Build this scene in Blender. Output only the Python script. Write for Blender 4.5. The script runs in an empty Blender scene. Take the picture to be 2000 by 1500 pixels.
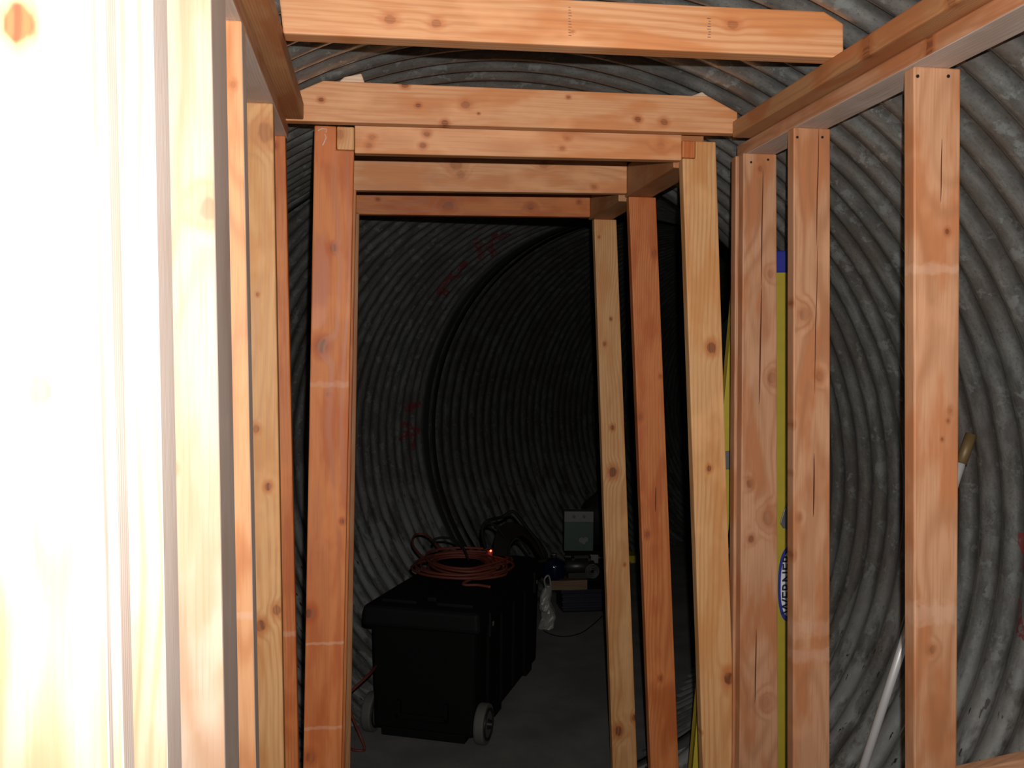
import bpy, bmesh, math, random
from mathutils import Vector, Matrix, noise
random.seed(7)
C = bpy.context.scene.collection
# ------------------------------------------------------------------ camera, flash, exposure
F = 1900.0; EYE = 1.70
yaw, pit, rol = math.radians(8.09937536), math.radians(-1.73768681), math.radians(0.5)
fw = Vector((math.sin(yaw)*math.cos(pit), math.cos(yaw)*math.cos(pit), math.sin(pit)))
rt0 = Vector((math.cos(yaw), -math.sin(yaw), 0)); up0 = rt0.cross(fw)
rt = rt0*math.cos(rol) + up0*math.sin(rol); up = -rt0*math.sin(rol) + up0*math.cos(rol)
EYEV = Vector((0, 0, EYE))
cam = bpy.data.cameras.new('camera'); cam.sensor_width = 36; cam.lens = 36*F/2000; cam.clip_start = 0.02
co = bpy.data.objects.new('camera', cam); C.objects.link(co); bpy.context.scene.camera = co
co.matrix_world = Matrix(((rt.x, up.x, -fw.x, 0), (rt.y, up.y, -fw.y, 0), (rt.z, up.z, -fw.z, EYE), (0, 0, 0, 1)))
sc = bpy.context.scene
sc.view_settings.view_transform = 'Standard'; sc.view_settings.look = 'None'
sc.view_settings.gamma = 1; sc.view_settings.use_curve_mapping = False
sc.view_settings.exposure = 0.0
w = bpy.data.worlds.new('world'); sc.world = w; w.use_nodes = True
w.node_tree.nodes['Background'].inputs[0].default_value = (0.6, 0.7, 0.8, 1)
w.node_tree.nodes['Background'].inputs[1].default_value = 0.004
# the photographer's flash: a small lamp above and a little right of the lens
fl = bpy.data.lights.new('flash', 'SPOT'); fl.shadow_soft_size = 0.009; fl.spot_size = math.radians(122); fl.spot_blend = 1.0
fl.energy = 255; fl.color = (1.0, 0.95, 0.88)
fo = bpy.data.objects.new('flash', fl); C.objects.link(fo)
fo.location = EYEV + rt*0.03 + up*0.09
fo.rotation_euler = (fw + up*0.12 + rt*0.0).to_track_quat('-Z', 'Y').to_euler()

def ray(px, py): return fw + rt*((px-1000)/F) + up*(-(py-750)/F)
def P(px, py, Y):
    d = ray(px, py); return EYEV + d*(Y/d.y)
def G(px, py, z=0.0):
    d = ray(px, py); return EYEV + d*((z-EYE)/d.z)
def YX(px, py, X):
    d = ray(px, py); return d.y*X/d.x

# ------------------------------------------------------------------ helpers
def tag(o, label=None, cat=None, group=None, kind=None):
    if label: o['label'] = label
    if cat: o['category'] = cat
    if group: o['group'] = group
    if kind: o['kind'] = kind
    return o
def link(name, bm, mat, parent=None, smooth=False, loc=None):
    me = bpy.data.meshes.new(name)
    bmesh.ops.recalc_face_normals(bm, faces=bm.faces[:]); bm.to_mesh(me); bm.free()
    if smooth:
        for p in me.polygons: p.use_smooth = True
    o = bpy.data.objects.new(name, me); C.objects.link(o)
    if mat: me.materials.append(mat)
    if loc is not None: o.location = loc
    if parent is not None: o.parent = parent
    return o
def empty(name, loc, rz=0):
    o = bpy.data.objects.new(name, None); C.objects.link(o); o.location = loc; o.rotation_euler = (0, 0, rz)
    o.empty_display_size = 0.1
    return o
def bevel(bm, r, seg=2):
    bmesh.ops.bevel(bm, geom=[e for e in bm.edges if e.is_manifold and e.calc_face_angle(0) > 0.5], offset=r, segments=seg, affect='EDGES', profile=0.5)
def box_bm(bm, x0, x1, y0, y1, z0, z1, top=None):
    """box; top=(dx,dy) grows the upper rectangle"""
    dx, dy = top or (0, 0)
    v = [bm.verts.new(p) for p in ((x0,y0,z0),(x1,y0,z0),(x1,y1,z0),(x0,y1,z0),(x0-dx,y0-dy,z1),(x1+dx,y0-dy,z1),(x1+dx,y1+dy,z1),(x0-dx,y1+dy,z1))]
    for f in ((0,3,2,1),(4,5,6,7),(0,1,5,4),(1,2,6,5),(2,3,7,6),(3,0,4,7)): bm.faces.new([v[i] for i in f])
    return v
def tube_bm(bm, pts, r, n=8, closed=False):
    rings = []; pts = [Vector(p) for p in pts]; L = len(pts)
    nrm = None
    for i, p in enumerate(pts):
        a = pts[i-1] if (i or closed) else p; b = pts[(i+1) % L] if (i < L-1 or closed) else p
        t = (b-a).normalized()
        if nrm is None: nrm = t.orthogonal().normalized()
        nrm = (nrm - t*nrm.dot(t)).normalized(); bn = t.cross(nrm)
        rr = r[i] if isinstance(r, (list, tuple)) else r
        rings.append([bm.verts.new(p + (nrm*math.cos(2*math.pi*k/n) + bn*math.sin(2*math.pi*k/n))*rr) for k in range(n)])
    for i in range(L if closed else L-1):
        A, B = rings[i], rings[(i+1) % L]
        for k in range(n): bm.faces.new((A[k], A[(k+1) % n], B[(k+1) % n], B[k]))
    if not closed: bm.faces.new(rings[0][::-1]); bm.faces.new(rings[-1])
def smoothpts(cp, m=8, closed=False):
    cp = [Vector(c) for c in cp]; out = []; n = len(cp)
    for i in range(n if closed else n-1):
        g = (lambda j: cp[j % n]) if closed else (lambda j: cp[max(0, min(n-1, j))])
        a, b, c, d = g(i-1), g(i), g(i+1), g(i+2)
        for k in range(m):
            t = k/m
            out.append(0.5*((2*b) + (c-a)*t + (2*a-5*b+4*c-d)*t*t + (3*b-3*c+d-a)*t**3))
    if not closed: out.append(cp[-1])
    return out
def lathe_bm(bm, prof, n=24, axis='z', c=(0,0,0)):
    rings = []
    for r, h in prof:
        row = []
        for k in range(n):
            a = 2*math.pi*k/n; x, y = r*math.cos(a), r*math.sin(a)
            p = (x, y, h) if axis == 'z' else ((h, x, y) if axis == 'x' else (x, h, y))
            row.append(bm.verts.new(Vector(p)+Vector(c)))
        rings.append(row)
    for i in range(len(rings)-1):
        for k in range(n): bm.faces.new((rings[i][k], rings[i][(k+1) % n], rings[i+1][(k+1) % n], rings[i+1][k]))
    bm.faces.new(rings[0][::-1]); bm.faces.new(rings[-1])

# ------------------------------------------------------------------ materials
class NT:
    def __init__(s, name):
        s.m = bpy.data.materials.new(name); s.m.use_nodes = True; s.t = s.m.node_tree; s.t.nodes.clear()
        s.out = s.t.nodes.new('ShaderNodeOutputMaterial'); s.b = s.t.nodes.new('ShaderNodeBsdfPrincipled')
        s.t.links.new(s.b.outputs[0], s.out.inputs[0])
    def put(s, sock, v):
        if isinstance(v, bpy.types.NodeSocket): s.t.links.new(v, sock)
        elif v is not None: sock.default_value = v
    def math(s, op, a, b=None, c=None, clamp=False):
        n = s.t.nodes.new('ShaderNodeMath'); n.operation = op; n.use_clamp = clamp
        for i, v in enumerate((a, b, c)): s.put(n.inputs[i], v)
        return n.outputs[0]
    def mix(s, f, a, b, mode='MIX'):
        n = s.t.nodes.new('ShaderNodeMix'); n.data_type = 'RGBA'; n.blend_type = mode
        s.put(n.inputs[0], f); s.put(n.inputs[6], a if not isinstance(a, tuple) else (*a[:3], 1)); s.put(n.inputs[7], b if not isinstance(b, tuple) else (*b[:3], 1))
        return n.outputs[2]
    def xyz(s, x, y, z):
        n = s.t.nodes.new('ShaderNodeCombineXYZ'); s.put(n.inputs[0], x); s.put(n.inputs[1], y); s.put(n.inputs[2], z); return n.outputs[0]
    def sep(s, v):
        n = s.t.nodes.new('ShaderNodeSeparateXYZ'); s.put(n.inputs[0], v); return n.outputs
    def obj(s): return s.t.nodes.new('ShaderNodeTexCoord').outputs['Object']
    def noise(s, v, scale, detail=3, rough=0.5):
        n = s.t.nodes.new('ShaderNodeTexNoise'); s.put(n.inputs['Vector'], v); n.inputs['Scale'].default_value = scale
        n.inputs['Detail'].default_value = detail; n.inputs['Roughness'].default_value = rough; return n.outputs[0]
    def ramp(s, v, a, b, lo=0.0, hi=1.0):
        n = s.t.nodes.new('ShaderNodeMapRange'); n.interpolation_type = 'SMOOTHSTEP'
        s.put(n.inputs[0], v); s.put(n.inputs[1], a); s.put(n.inputs[2], b); s.put(n.inputs[3], lo); s.put(n.inputs[4], hi); return n.outputs[0]
    def bump(s, h, strength=0.3, dist=0.001):
        n = s.t.nodes.new('ShaderNodeBump'); n.inputs['Strength'].default_value = strength; n.inputs['Distance'].default_value = dist
        s.put(n.inputs['Height'], h); s.t.links.new(n.outputs[0], s.b.inputs['Normal'])
def plain(name, col, rough=0.5, metal=0.0, vary=0.15, scale=20, bump=0.0, emit=None, estr=0):
    n = NT(name); v = n.obj(); nz = n.noise(v, scale, 4)
    c2 = tuple(max(0, c*(1-vary*2)) for c in col)
    n.put(n.b.inputs['Base Color'], n.mix(nz, c2, col)); n.b.inputs['Roughness'].default_value = rough; n.b.inputs['Metallic'].default_value = metal
    if max(col) < 0.02: n.b.inputs['Specular IOR Level'].default_value = 0.12
    if bump: n.bump(nz, bump, 0.003)
    if emit: n.b.inputs['Emission Color'].default_value = (*emit, 1); n.b.inputs['Emission Strength'].default_value = estr
    return n.m

TONES = {  # light, dark (late wood), blotch
    'pink':   ((0.60, 0.305, 0.15), (0.42, 0.155, 0.058), (0.53, 0.21, 0.078)),
    'yellow': ((0.55, 0.305, 0.135), (0.40, 0.17, 0.055), (0.50, 0.235, 0.085)),
    'orange': ((0.50, 0.17, 0.052), (0.33, 0.085, 0.022), (0.41, 0.105, 0.026)),
    'tan':    ((0.46, 0.24, 0.135), (0.30, 0.13, 0.06), (0.39, 0.15, 0.062)),
    'brown':  ((0.40, 0.20, 0.09), (0.28, 0.12, 0.045), (0.36, 0.125, 0.045)),
    'pale':   ((0.64, 0.48, 0.37), (0.50, 0.28, 0.16), (0.60, 0.40, 0.27)),
    'grey':   ((0.56, 0.455, 0.40), (0.42, 0.32, 0.27), (0.50, 0.38, 0.32)),  # grazing flash sheen put into the colour, for plate undersides and stud sides
    'dull':   ((0.13, 0.08, 0.045), (0.09, 0.05, 0.028), (0.11, 0.06, 0.03)),
    'silver': ((0.82, 0.70, 0.64), (0.66, 0.52, 0.45), (0.76, 0.60, 0.52)),  # brighter version of the painted-in sheen, for the nearest stud sides
}
wn = [0]
def wood(along, tone, knots=(), cracks=(), pith=None, ring=0.0065, scuffs=(), amp=1.0):
    """along: axis of the grain in the board's own frame; knots (u, l, r, dark) with u across the face; cracks (u, l0, l1, half width)"""
    wn[0] += 1; n = NT('fir_lumber.%03d' % wn[0]); X, Y, Z = n.sep(n.obj())
    a, b, l = {'z': (X, Y, Z), 'x': (Z, Y, X), 'y': (X, Z, Y)}[along]
    rnd = random.Random(wn[0]*13); o1, o2 = rnd.uniform(0, 50), rnd.uniform(0, 50)
    px, py = pith or (rnd.uniform(-0.02, 0.11), rnd.choice((rnd.uniform(-0.05, -0.02), rnd.uniform(0.05, 0.09))))
    slow = n.noise(n.xyz(n.math('MULTIPLY', a, 3.0), n.math('ADD', b, o1), n.math('MULTIPLY', l, 1.3)), 1.0, 2)
    warp = n.math('MULTIPLY', n.math('SUBTRACT', slow, 0.5), 0.055)
    kd = None; ksum = None; kred = None
    fine = n.noise(n.xyz(n.math('ADD', a, o2), b, n.math('MULTIPLY', l, 0.6)), 60, 2)
    for (u, h, r, dk) in knots:
        du = n.math('SUBTRACT', a, u); dl = n.math('SUBTRACT', l, h)
        d = n.math('SQRT', n.math('ADD', n.math('MULTIPLY', du, du), n.math('MULTIPLY', n.math('MULTIPLY', dl, dl), 0.6)))
        d = n.math('ADD', d, n.math('MULTIPLY', n.math('SUBTRACT', fine, 0.5), r*0.8))
        g = n.math('MULTIPLY', n.ramp(d, r*3.6, r*0.4), r*0.6)
        g2 = n.math('MULTIPLY', n.ramp(d, r*1.15, r*0.75), dk); g3 = n.math('MULTIPLY', n.ramp(d, r*2.6, r*0.9), 0.75*min(1, dk+0.2))
        ksum = g if ksum is None else n.math('ADD', ksum, g)
        kd = g2 if kd is None else n.math('MAXIMUM', kd, g2); kred = g3 if kred is None else n.math('MAXIMUM', kred, g3)
    da = n.math('SUBTRACT', a, px); db = n.math('SUBTRACT', b, py)
    r = n.math('SQRT', n.math('ADD', n.math('MULTIPLY', da, da), n.math('MULTIPLY', db, db)))
    r = n.math('ADD', r, warp)
    if ksum: r = n.math('ADD', r, ksum)
    s = n.math('SINE', n.math('MULTIPLY', r, 6.2832/ring))
    s = n.math('POWER', n.math('MULTIPLY', n.math('ADD', s, 1.0), 0.5), 2.0)
    light, dark, blot = TONES[tone]
    streak = n.noise(n.xyz(n.math('ADD', a, o2), b, n.math('MULTIPLY', l, 0.03)), 220, 2)
    bl = n.noise(n.xyz(n.math('MULTIPLY', n.math('ADD', a, o1), 2.2), b, n.math('MULTIPLY', n.math('ADD', l, o2), 0.55)), 7, 3)
    col = n.mix(n.ramp(bl, 0.44, 0.62), light, blot)
    col = n.mix(n.math('MULTIPLY', s, n.math('MULTIPLY', n.ramp(slow, 0.15, 0.65), 0.62*amp)), col, dark)
    col = n.mix(n.math('MULTIPLY', n.ramp(streak, 0.42, 0.75), 0.42), col, dark)
    pale = n.noise(n.xyz(n.math('MULTIPLY', a, 1.5), n.math('ADD', b, o2), n.math('ADD', l, o1)), 6, 3)
    col = n.mix(n.math('MULTIPLY', n.ramp(pale, 0.56, 0.72), 0.35), col, tuple(min(1, c*1.25) for c in light))
    if kd:
        col = n.mix(kred, col, tuple(c*k for c, k in zip(dark, (0.95, 0.65, 0.45))))
        kr = n.math('SINE', n.math('MULTIPLY', r, 6.2832/0.0035))
        col = n.mix(kd, col, n.mix(n.ramp(kr, -1, 1), (0.11, 0.035, 0.013), (0.26, 0.085, 0.03)))
    for (u, l0, l1, hw) in cracks:
        t = n.math('DIVIDE', n.math('SUBTRACT', l, l0), (l1-l0))
        tap = n.math('MULTIPLY', n.math('MULTIPLY', t, n.math('SUBTRACT', 1.0, t)), 4.0)
        wob = n.math('MULTIPLY', n.math('SUBTRACT', n.noise(n.xyz(0.0, o1, l), 5, 2), 0.5), 0.006)
        dd = n.math('ABSOLUTE', n.math('ADD', n.math('SUBTRACT', a, u), wob))
        wv = n.math('MULTIPLY', n.math('SQRT', n.math('MAXIMUM', tap, 0.0)), hw)
        m = n.math('MULTIPLY', n.math('LESS_THAN', dd, wv), n.math('GREATER_THAN', tap, 0.0))
        col = n.mix(m, col, (0.09, 0.022, 0.010))
    for (l0, hw, st) in scuffs:
        sn = n.noise(n.xyz(a, b, l), 45, 3)
        st = st*0.5
        m = n.math('MULTIPLY', n.ramp(n.math('ABSOLUTE', n.math('SUBTRACT', n.math('ADD', l, n.math('MULTIPLY', n.math('SUBTRACT', sn, 0.5), hw*2)), l0)), hw, hw*0.3), st)
        col = n.mix(m, col, (0.62, 0.42, 0.32))
    n.put(n.b.inputs['Base Color'], col)
    n.put(n.b.inputs['Roughness'], n.ramp(s, 0, 1, 0.62, 0.5)); n.b.inputs['Specular IOR Level'].default_value = 0.35
    n.bump(n.math('ADD', streak, n.math('MULTIPLY', s, 0.4)), 0.25, 0.0006)
    return n.m
TAR = []
def tunnel_mat(name, dim=1.0):
    n = NT(name); v = n.obj()
    at = n.t.nodes.new('ShaderNodeAttribute'); at.attribute_name = 'ring'       # x: along, y: round, z: 1 on the crest
    A, R_, K = n.sep(at.outputs['Vector'])
    pt = n.t.nodes.new('ShaderNodeAttribute'); pt.attribute_name = 'paint'
    st = n.noise(n.xyz(n.math('MULTIPLY', A, 9.0), n.math('MULTIPLY', R_, 2.2), 0.0), 3, 6, 0.65)
    gr = n.noise(v, 130, 3, 0.7); big = n.noise(v, 2.4, 4, 0.6); mid = n.noise(v, 14, 5, 0.7)
    c = n.mix(n.ramp(st, 0.35, 0.65), (0.17, 0.175, 0.17), (0.33, 0.345, 0.34))
    c = n.mix(n.math('MULTIPLY', n.ramp(big, 0.42, 0.62), 0.55), c, (0.20, 0.165, 0.14))
    c = n.mix(n.math('MULTIPLY', n.ramp(gr, 0.5, 0.75), 0.6), c, (0.085, 0.09, 0.09))
    c = n.mix(n.math('MULTIPLY', n.ramp(mid, 0.56, 0.62), 0.55), c, (0.46, 0.50, 0.50))
    c = n.mix(n.math('MULTIPLY', n.ramp(K, 0.45, 0.0), 0.55), c, (0.03, 0.031, 0.033))   # valleys painted darker, standing in for shade in the corrugation
    low = n.ramp(n.sep(v)[2], 1.15, 0.5)
    lowpatch = n.math('MULTIPLY', n.ramp(n.noise(n.xyz(n.math('MULTIPLY', A, 4.0), R_, 3.0), 3, 5, 0.6), 0.45, 0.52), low)
    c = n.mix(n.math('MULTIPLY', lowpatch, 0.6), c, (0.48, 0.51, 0.51))
    tar = n.math('MULTIPLY', n.ramp(n.noise(n.xyz(n.math('MULTIPLY', A, 16.0), n.math('MULTIPLY', R_, 4.0), 0.0), 3.5, 4, 0.6), 0.64, 0.67), low)
    c = n.mix(tar, c, (0.035, 0.028, 0.025))
    paint = n.math('MULTIPLY', n.math('GREATER_THAN', pt.outputs['Fac'], 0.5), n.ramp(n.noise(v, 45, 3), 0.36, 0.48))
    c = n.mix(n.math('MULTIPLY', paint, 0.85), c, (0.17, 0.013, 0.017))
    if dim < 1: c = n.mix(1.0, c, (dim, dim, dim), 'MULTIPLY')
    n.put(n.b.inputs['Base Color'], c)
    n.put(n.b.inputs['Metallic'], n.math('MULTIPLY', n.math('SUBTRACT', 1.0, paint), 0.5))
    n.put(n.b.inputs['Roughness'], n.ramp(mid, 0.35, 0.65, 0.50, 0.34))
    n.b.inputs['Coat Weight'].default_value = 0.7; n.put(n.b.inputs['Coat Roughness'], n.ramp(mid, 0.35, 0.65, 0.3, 0.12))
    n.bump(n.math('ADD', gr, mid), 0.2, 0.0008)
    return n.m

# ------------------------------------------------------------------ the corrugated tunnel (three straight lengths with mitred bends)
RAD, ZC, X0 = 1.37, 1.20, 0.434
Y1, T2, L2, T3 = 4.03, math.radians(28.5), 2.17, math.radians(40)
c1 = Vector((X0, Y1, ZC)); d2 = Vector((math.sin(T2), math.cos(T2), 0)); c2 = c1 + d2*L2; d3 = Vector((math.sin(T3), math.cos(T3), 0))
PITCH, DEP = 0.106, 0.0125
def seg_point(seg, s, a, off=0.0):
    o, d = ((Vector((X0, 0, ZC)), Vector((0, 1, 0))), (c1, d2), (c2, d3))[seg]
    lat = Vector((d.y, -d.x, 0))
    return o + d*s + (lat*math.cos(a) + Vector((0, 0, 1))*math.sin(a))*(RAD+off)
def hit(seg, px, py):
    o, d = ((Vector((X0, 0, ZC)), Vector((0, 1, 0))), (c1, d2), (c2, d3))[seg]
    r = ray(px, py).normalized(); w0 = EYEV - o; rp = r - d*r.dot(d); wp = w0 - d*w0.dot(d)
    A, B, Cc = rp.dot(rp), 2*rp.dot(wp), wp.dot(wp)-RAD**2
    return EYEV + r*((-B+math.sqrt(B*B-4*A*Cc))/(2*A))
STROKES = {1: [[(918,484),(950,474),(990,458)],[(972,448),(955,478),(965,500)],[(928,468),(940,500)],[(905,515),(900,522)],
               [(882,528),(868,552),(858,568),(872,572)],[(876,540),(896,538)],
               [(813,788),(812,830),(806,872)],[(794,796),(818,792)],[(784,824),(800,836),(816,840)],[(780,858),(796,846),(812,850)],[(798,880),(802,892)]],
           0: [[(1996,1050),(2002,1120)],[(1990,1180),(1999,1240)]], 2: []}
def tunnel(seg, s0f, s1f, name, nring, N=420):
    """s0f/s1f: functions angle -> end position along the axis (mitre planes)"""
    bm = bmesh.new(); lay = bm.verts.layers.float_vector.new('ring'); pl = bm.verts.layers.float.new('paint')
    st = [[hit(seg, *q) for q in s] for s in STROKES[seg]]
    flat = []
    for s in st:
        for i in range(len(s)-1):
            for k in range(9): flat.append(s[i].lerp(s[i+1], k/8))
    rows = []
    for i in range(nring+1):
        row = []
        for j in range(N):
            a = 2*math.pi*j/N; s0, s1 = s0f(a), s1f(a); s = s0 + (s1-s0)*i/nring
            ph = (s + 0.0)*2*math.pi/PITCH + a*1.0
            k = 0.5+0.5*math.cos(ph); off = -DEP*2*(k**0.62) + DEP
            p = seg_point(seg, s, a, off)
            v = bm.verts.new(p); v[lay] = (s, a*RAD, k); row.append(v)
        rows.append(row)
    if flat:
        r2 = 0.024**2
        for row in rows:
            for v in row:
                for q in flat:
                    if abs(v.co.z-q.z) < 0.03 and (v.co-q).length_squared < r2: v[pl] = 1.0; break
    for i in range(nring):
        for j in range(N):
            bm.faces.new((rows[i][j], rows[i][(j+1) % N], rows[i+1][(j+1) % N], rows[i+1][j]))
    o = link(name, bm, tunnel_mat(('galvanised_corrugated_steel', 'dimmed_bend_steel', 'dimmed_far_steel')[seg], (0.84, 0.68, 0.36)[seg]), smooth=True)  # bend and far lengths coloured darker, standing in for light fading with distance
    return tag(o, kind='structure')
m1, m2 = math.tan(T2/2), math.tan((T3-T2)/2)
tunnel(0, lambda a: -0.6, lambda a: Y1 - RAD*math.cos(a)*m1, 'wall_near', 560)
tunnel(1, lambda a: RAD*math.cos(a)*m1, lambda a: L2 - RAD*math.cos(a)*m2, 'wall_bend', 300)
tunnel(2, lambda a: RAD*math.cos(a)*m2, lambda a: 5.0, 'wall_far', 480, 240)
# joint bands: a smooth dark collar at each bend, wider at the far one
def collar(c, ax, half, name, s1=0.03):
    bm = bmesh.new(); lat = Vector((math.cos(ax), -math.sin(ax), 0))/math.cos(half); nrm = Vector((math.sin(ax), math.cos(ax), 0))
    N = 160; rows = []
    for (r, s) in ((RAD+0.02, -0.03), (RAD-0.013, -0.03), (RAD-0.014, 0), (RAD-0.013, s1), (RAD+0.02, s1)):
        rows.append([bm.verts.new(c + nrm*s + (lat*math.cos(2*math.pi*k/N) + Vector((0,0,1))*math.sin(2*math.pi*k/N))*r) for k in range(N)])
    for i in range(4):
        for k in range(N): bm.faces.new((rows[i][k], rows[i][(k+1) % N], rows[i+1][(k+1) % N], rows[i+1][k]))
    tag(link(name, bm, plain('dark_joint_band', (0.022, 0.023, 0.024), 0.75, 0.0), smooth=True), kind='structure')
collar(c2, (T2+T3)/2, (T3-T2)/2, 'trim_1', 0.22)
collar(c1, T2/2, T2/2, 'trim_2')
# floor
nf = NT('dusty_concrete'); v = nf.obj(); a = nf.noise(v, 3, 6, 0.6); b = nf.noise(v, 90, 3, 0.7)
cf = nf.mix(nf.ramp(a, 0.3, 0.7), (0.085, 0.086, 0.082), (0.13, 0.132, 0.126)); cf = nf.mix(nf.math('MULTIPLY', nf.ramp(b, 0.55, 0.75), 0.5), cf, (0.06, 0.06, 0.058))
nf.put(nf.b.inputs['Base Color'], cf); nf.b.inputs['Roughness'].default_value = 0.85; nf.bump(b, 0.4, 0.002)
bm = bmesh.new(); hw = 0.675
Ls = [(Vector((X0-hw, -0.6, 0)), Vector((X0+hw, -0.6, 0))), (Vector((X0-hw, Y1+hw*m1, 0)), Vector((X0+hw, Y1-hw*m1, 0)))]
lat2 = Vector((d2.y, -d2.x, 0)); c20 = Vector((c2.x, c2.y, 0)); lat3 = Vector((d3.y, -d3.x, 0))
Ls.append((c20 - lat2*hw + d2*hw*m2, c20 + lat2*hw - d2*hw*m2)); Ls.append((c20 + d3*5 - lat3*hw, c20 + d3*5 + lat3*hw))
vs = [[bm.verts.new(p) for p in (l, r, r - Vector((0,0,0.1)), l - Vector((0,0,0.1)))] for l, r in Ls]
for i in range(3):
    for k in range(4): bm.faces.new((vs[i][k], vs[i][(k+1) % 4], vs[i+1][(k+1) % 4], vs[i+1][k]))
bm.faces.new(vs[0]); bm.faces.new(vs[-1][::-1])
tag(link('floor', bm, nf.m), kind='structure')

# ------------------------------------------------------------------ lumber
BV = 0.0035
NAIL = plain('nail_steel', (0.03, 0.028, 0.028), 0.5, 0.6)
def prism(name, pts, depth, along, tone, label, cat, knots=(), cracks=(), nails=(), group=None, dy=None, side=None, **kw):
    """board from its front outline (world points on one upright plane) and its thickness away from the viewer"""
    o0 = min(pts, key=lambda p: p.x + p.z) if along == 'x' else min(pts, key=lambda p: p.z*10 + p.x)
    o0 = o0.copy(); back = dy or Vector((0, depth, 0)); bm = bmesh.new()
    f = [bm.verts.new(p-o0) for p in pts]; g = [bm.verts.new(p-o0+back) for p in pts]; n = len(pts)
    bm.faces.new(f); bm.faces.new(g[::-1])
    for i in range(n): bm.faces.new((f[i], g[i], g[(i+1) % n], f[(i+1) % n]))
    bmesh.ops.recalc_face_normals(bm, faces=bm.faces[:]); bevel(bm, BV)
    Yf = o0.y
    kn = []
    for (px, py, r, dk) in knots:
        q = P(px, py, Yf) - o0; kn.append((q.x, q.z, r*Yf/F, dk) if along == 'z' else (q.z, q.x, r*Yf/F, dk))
    cr = []
    for (px, ya, yb, hwp) in cracks:
        qa, qb = P(px, ya, Yf)-o0, P(px, yb, Yf)-o0
        if along == 'z': cr.append(((qa.x+qb.x)/2, min(qa.z, qb.z), max(qa.z, qb.z), hwp*Yf/F))
    sf = []
    for (py, h, s) in kw.pop('scuffs', ()):
        q = P(pts[0].x*0+900, py, Yf)-o0; sf.append((q.z, h*Yf/F, s))
    ob = link(name, bm, wood(along, tone, kn, cr, scuffs=sf, **kw), loc=o0)
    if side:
        ob.data.materials.append(wood(along, 'silver' if side > 1 else 'grey'))  # right-hand faces get a paler colour that paints in the flash sheen
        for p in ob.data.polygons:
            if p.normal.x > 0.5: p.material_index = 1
    tag(ob, label, cat, group)
    for (px, py) in nails:
        q = P(px, py, Yf) - o0; nb = bmesh.new(); lathe_bm(nb, [(0.0035, -0.0012), (0.0035, 0.002)], 10, 'y', (q.x, 0, q.z)); link('nail_head', nb, NAIL, ob)
    return ob
def edge(p0, p1, z):
    t = (z-p0.z)/(p1.z-p0.z); return p0 + (p1-p0)*t
def post(name, Y, lt, lb, rt_, rb, ztop, zbot, depth, tone, label, cat, notch=None, **kw):
    """upright from its left and right front edges, each given by two photo points (x, y)"""
    L0, L1, R0, R1 = P(*lt, Y), P(*lb, Y), P(*rt_, Y), P(*rb, Y)
    pts = [edge(L0, L1, zbot), edge(R0, R1, zbot)]
    if notch:
        pts += [edge(R0, R1, notch[1]) if notch[0] > 0 else edge(R0, R1, ztop)]
        if notch[0] > 0:
            q = P(notch[2], 300, Y).x; pts += [Vector((q, Y, notch[1])), Vector((q, Y, ztop)), edge(L0, L1, ztop)]
        else:
            q = P(notch[2], 300, Y).x; pts += [Vector((q, Y, ztop)), Vector((q, Y, notch[1])), edge(L0, L1, notch[1])]
    else: pts += [edge(R0, R1, ztop), edge(L0, L1, ztop)]
    return prism(name, pts, depth, 'z', tone, label, cat, **kw)

ZP = EYE + 0.58            # underside of the lower top plates
ZB = 0.038
XL, XR = -0.232, 1.05
# right wall studs
def rstud(Y, it, ib, rt2, rb, depth, tone, label, **kw):
    return post('wall_stud', Y, it, ib, rt2, rb, ZP, ZB, depth, tone, label, 'stud', **kw)
rstud(1.82, (1785,125), (1786,1500), (1877,125), (1869,1500), 0.038, 'tan', 'nearest stud of the right wall, pinkish fir with two nails at its top',
      knots=[(1850,452,5,0.7),(1857,802,4,0.5),(1840,858,3,0.5),(1852,822,3,0.5),(1822,1268,8,0.35)], cracks=[(1839,270,396,1.3)], nails=[(1792,149),(1852,149)], pith=(0.04, 0.35), ring=0.0048,
      scuffs=[(505,16,0.5),(1225,30,0.5)])
rstud(2.35, (1550,248), (1549,1500), (1622,248), (1621,1500), 0.038, 'tan', 'second stud of the right wall, dark-stained edge, just right of the ladder label',
      knots=[(1572,614,11,0.3),(1600,735,8,0.35),(1562,1010,5,0.2),(1546,592,5,0.6),(1546,830,5,0.5),(1546,925,4,0.5),(1546,1085,6,0.5)], cracks=[(1597,250,480,1.2),(1594,480,770,1.0),(1589,885,1010,1.6)], nails=[(1557,268),(1606,268)], pith=(0.03, 0.3), ring=0.0052, scuffs=[(1250,25,0.35),(1305,18,0.4)])
rstud(2.67, (1452,300), (1444,1500), (1517,300), (1520,1500), 0.0375, 'tan', 'third stud of the right wall, nearest the doorway, split down its middle',
      knots=[(1485,330,5,0.4),(1505,535,7,0.3),(1508,738,9,0.35),(1464,945,7,0.5),(1500,1012,12,0.3),(1467,1053,6,0.6),(1495,1372,10,0.25)], cracks=[(1488,330,560,1.3),(1485,560,790,1.6),(1476,1228,1375,1.4)], nails=[(1467,317),(1500,312)], pith=(0.04, 0.3), ring=0.005)
rstud(2.712, (1437,300), (1431,1500), (1500,300), (1505,1500), 0.036, 'tan', 'stud doubled behind the third right-wall stud, only its inner edge showing')
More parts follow.
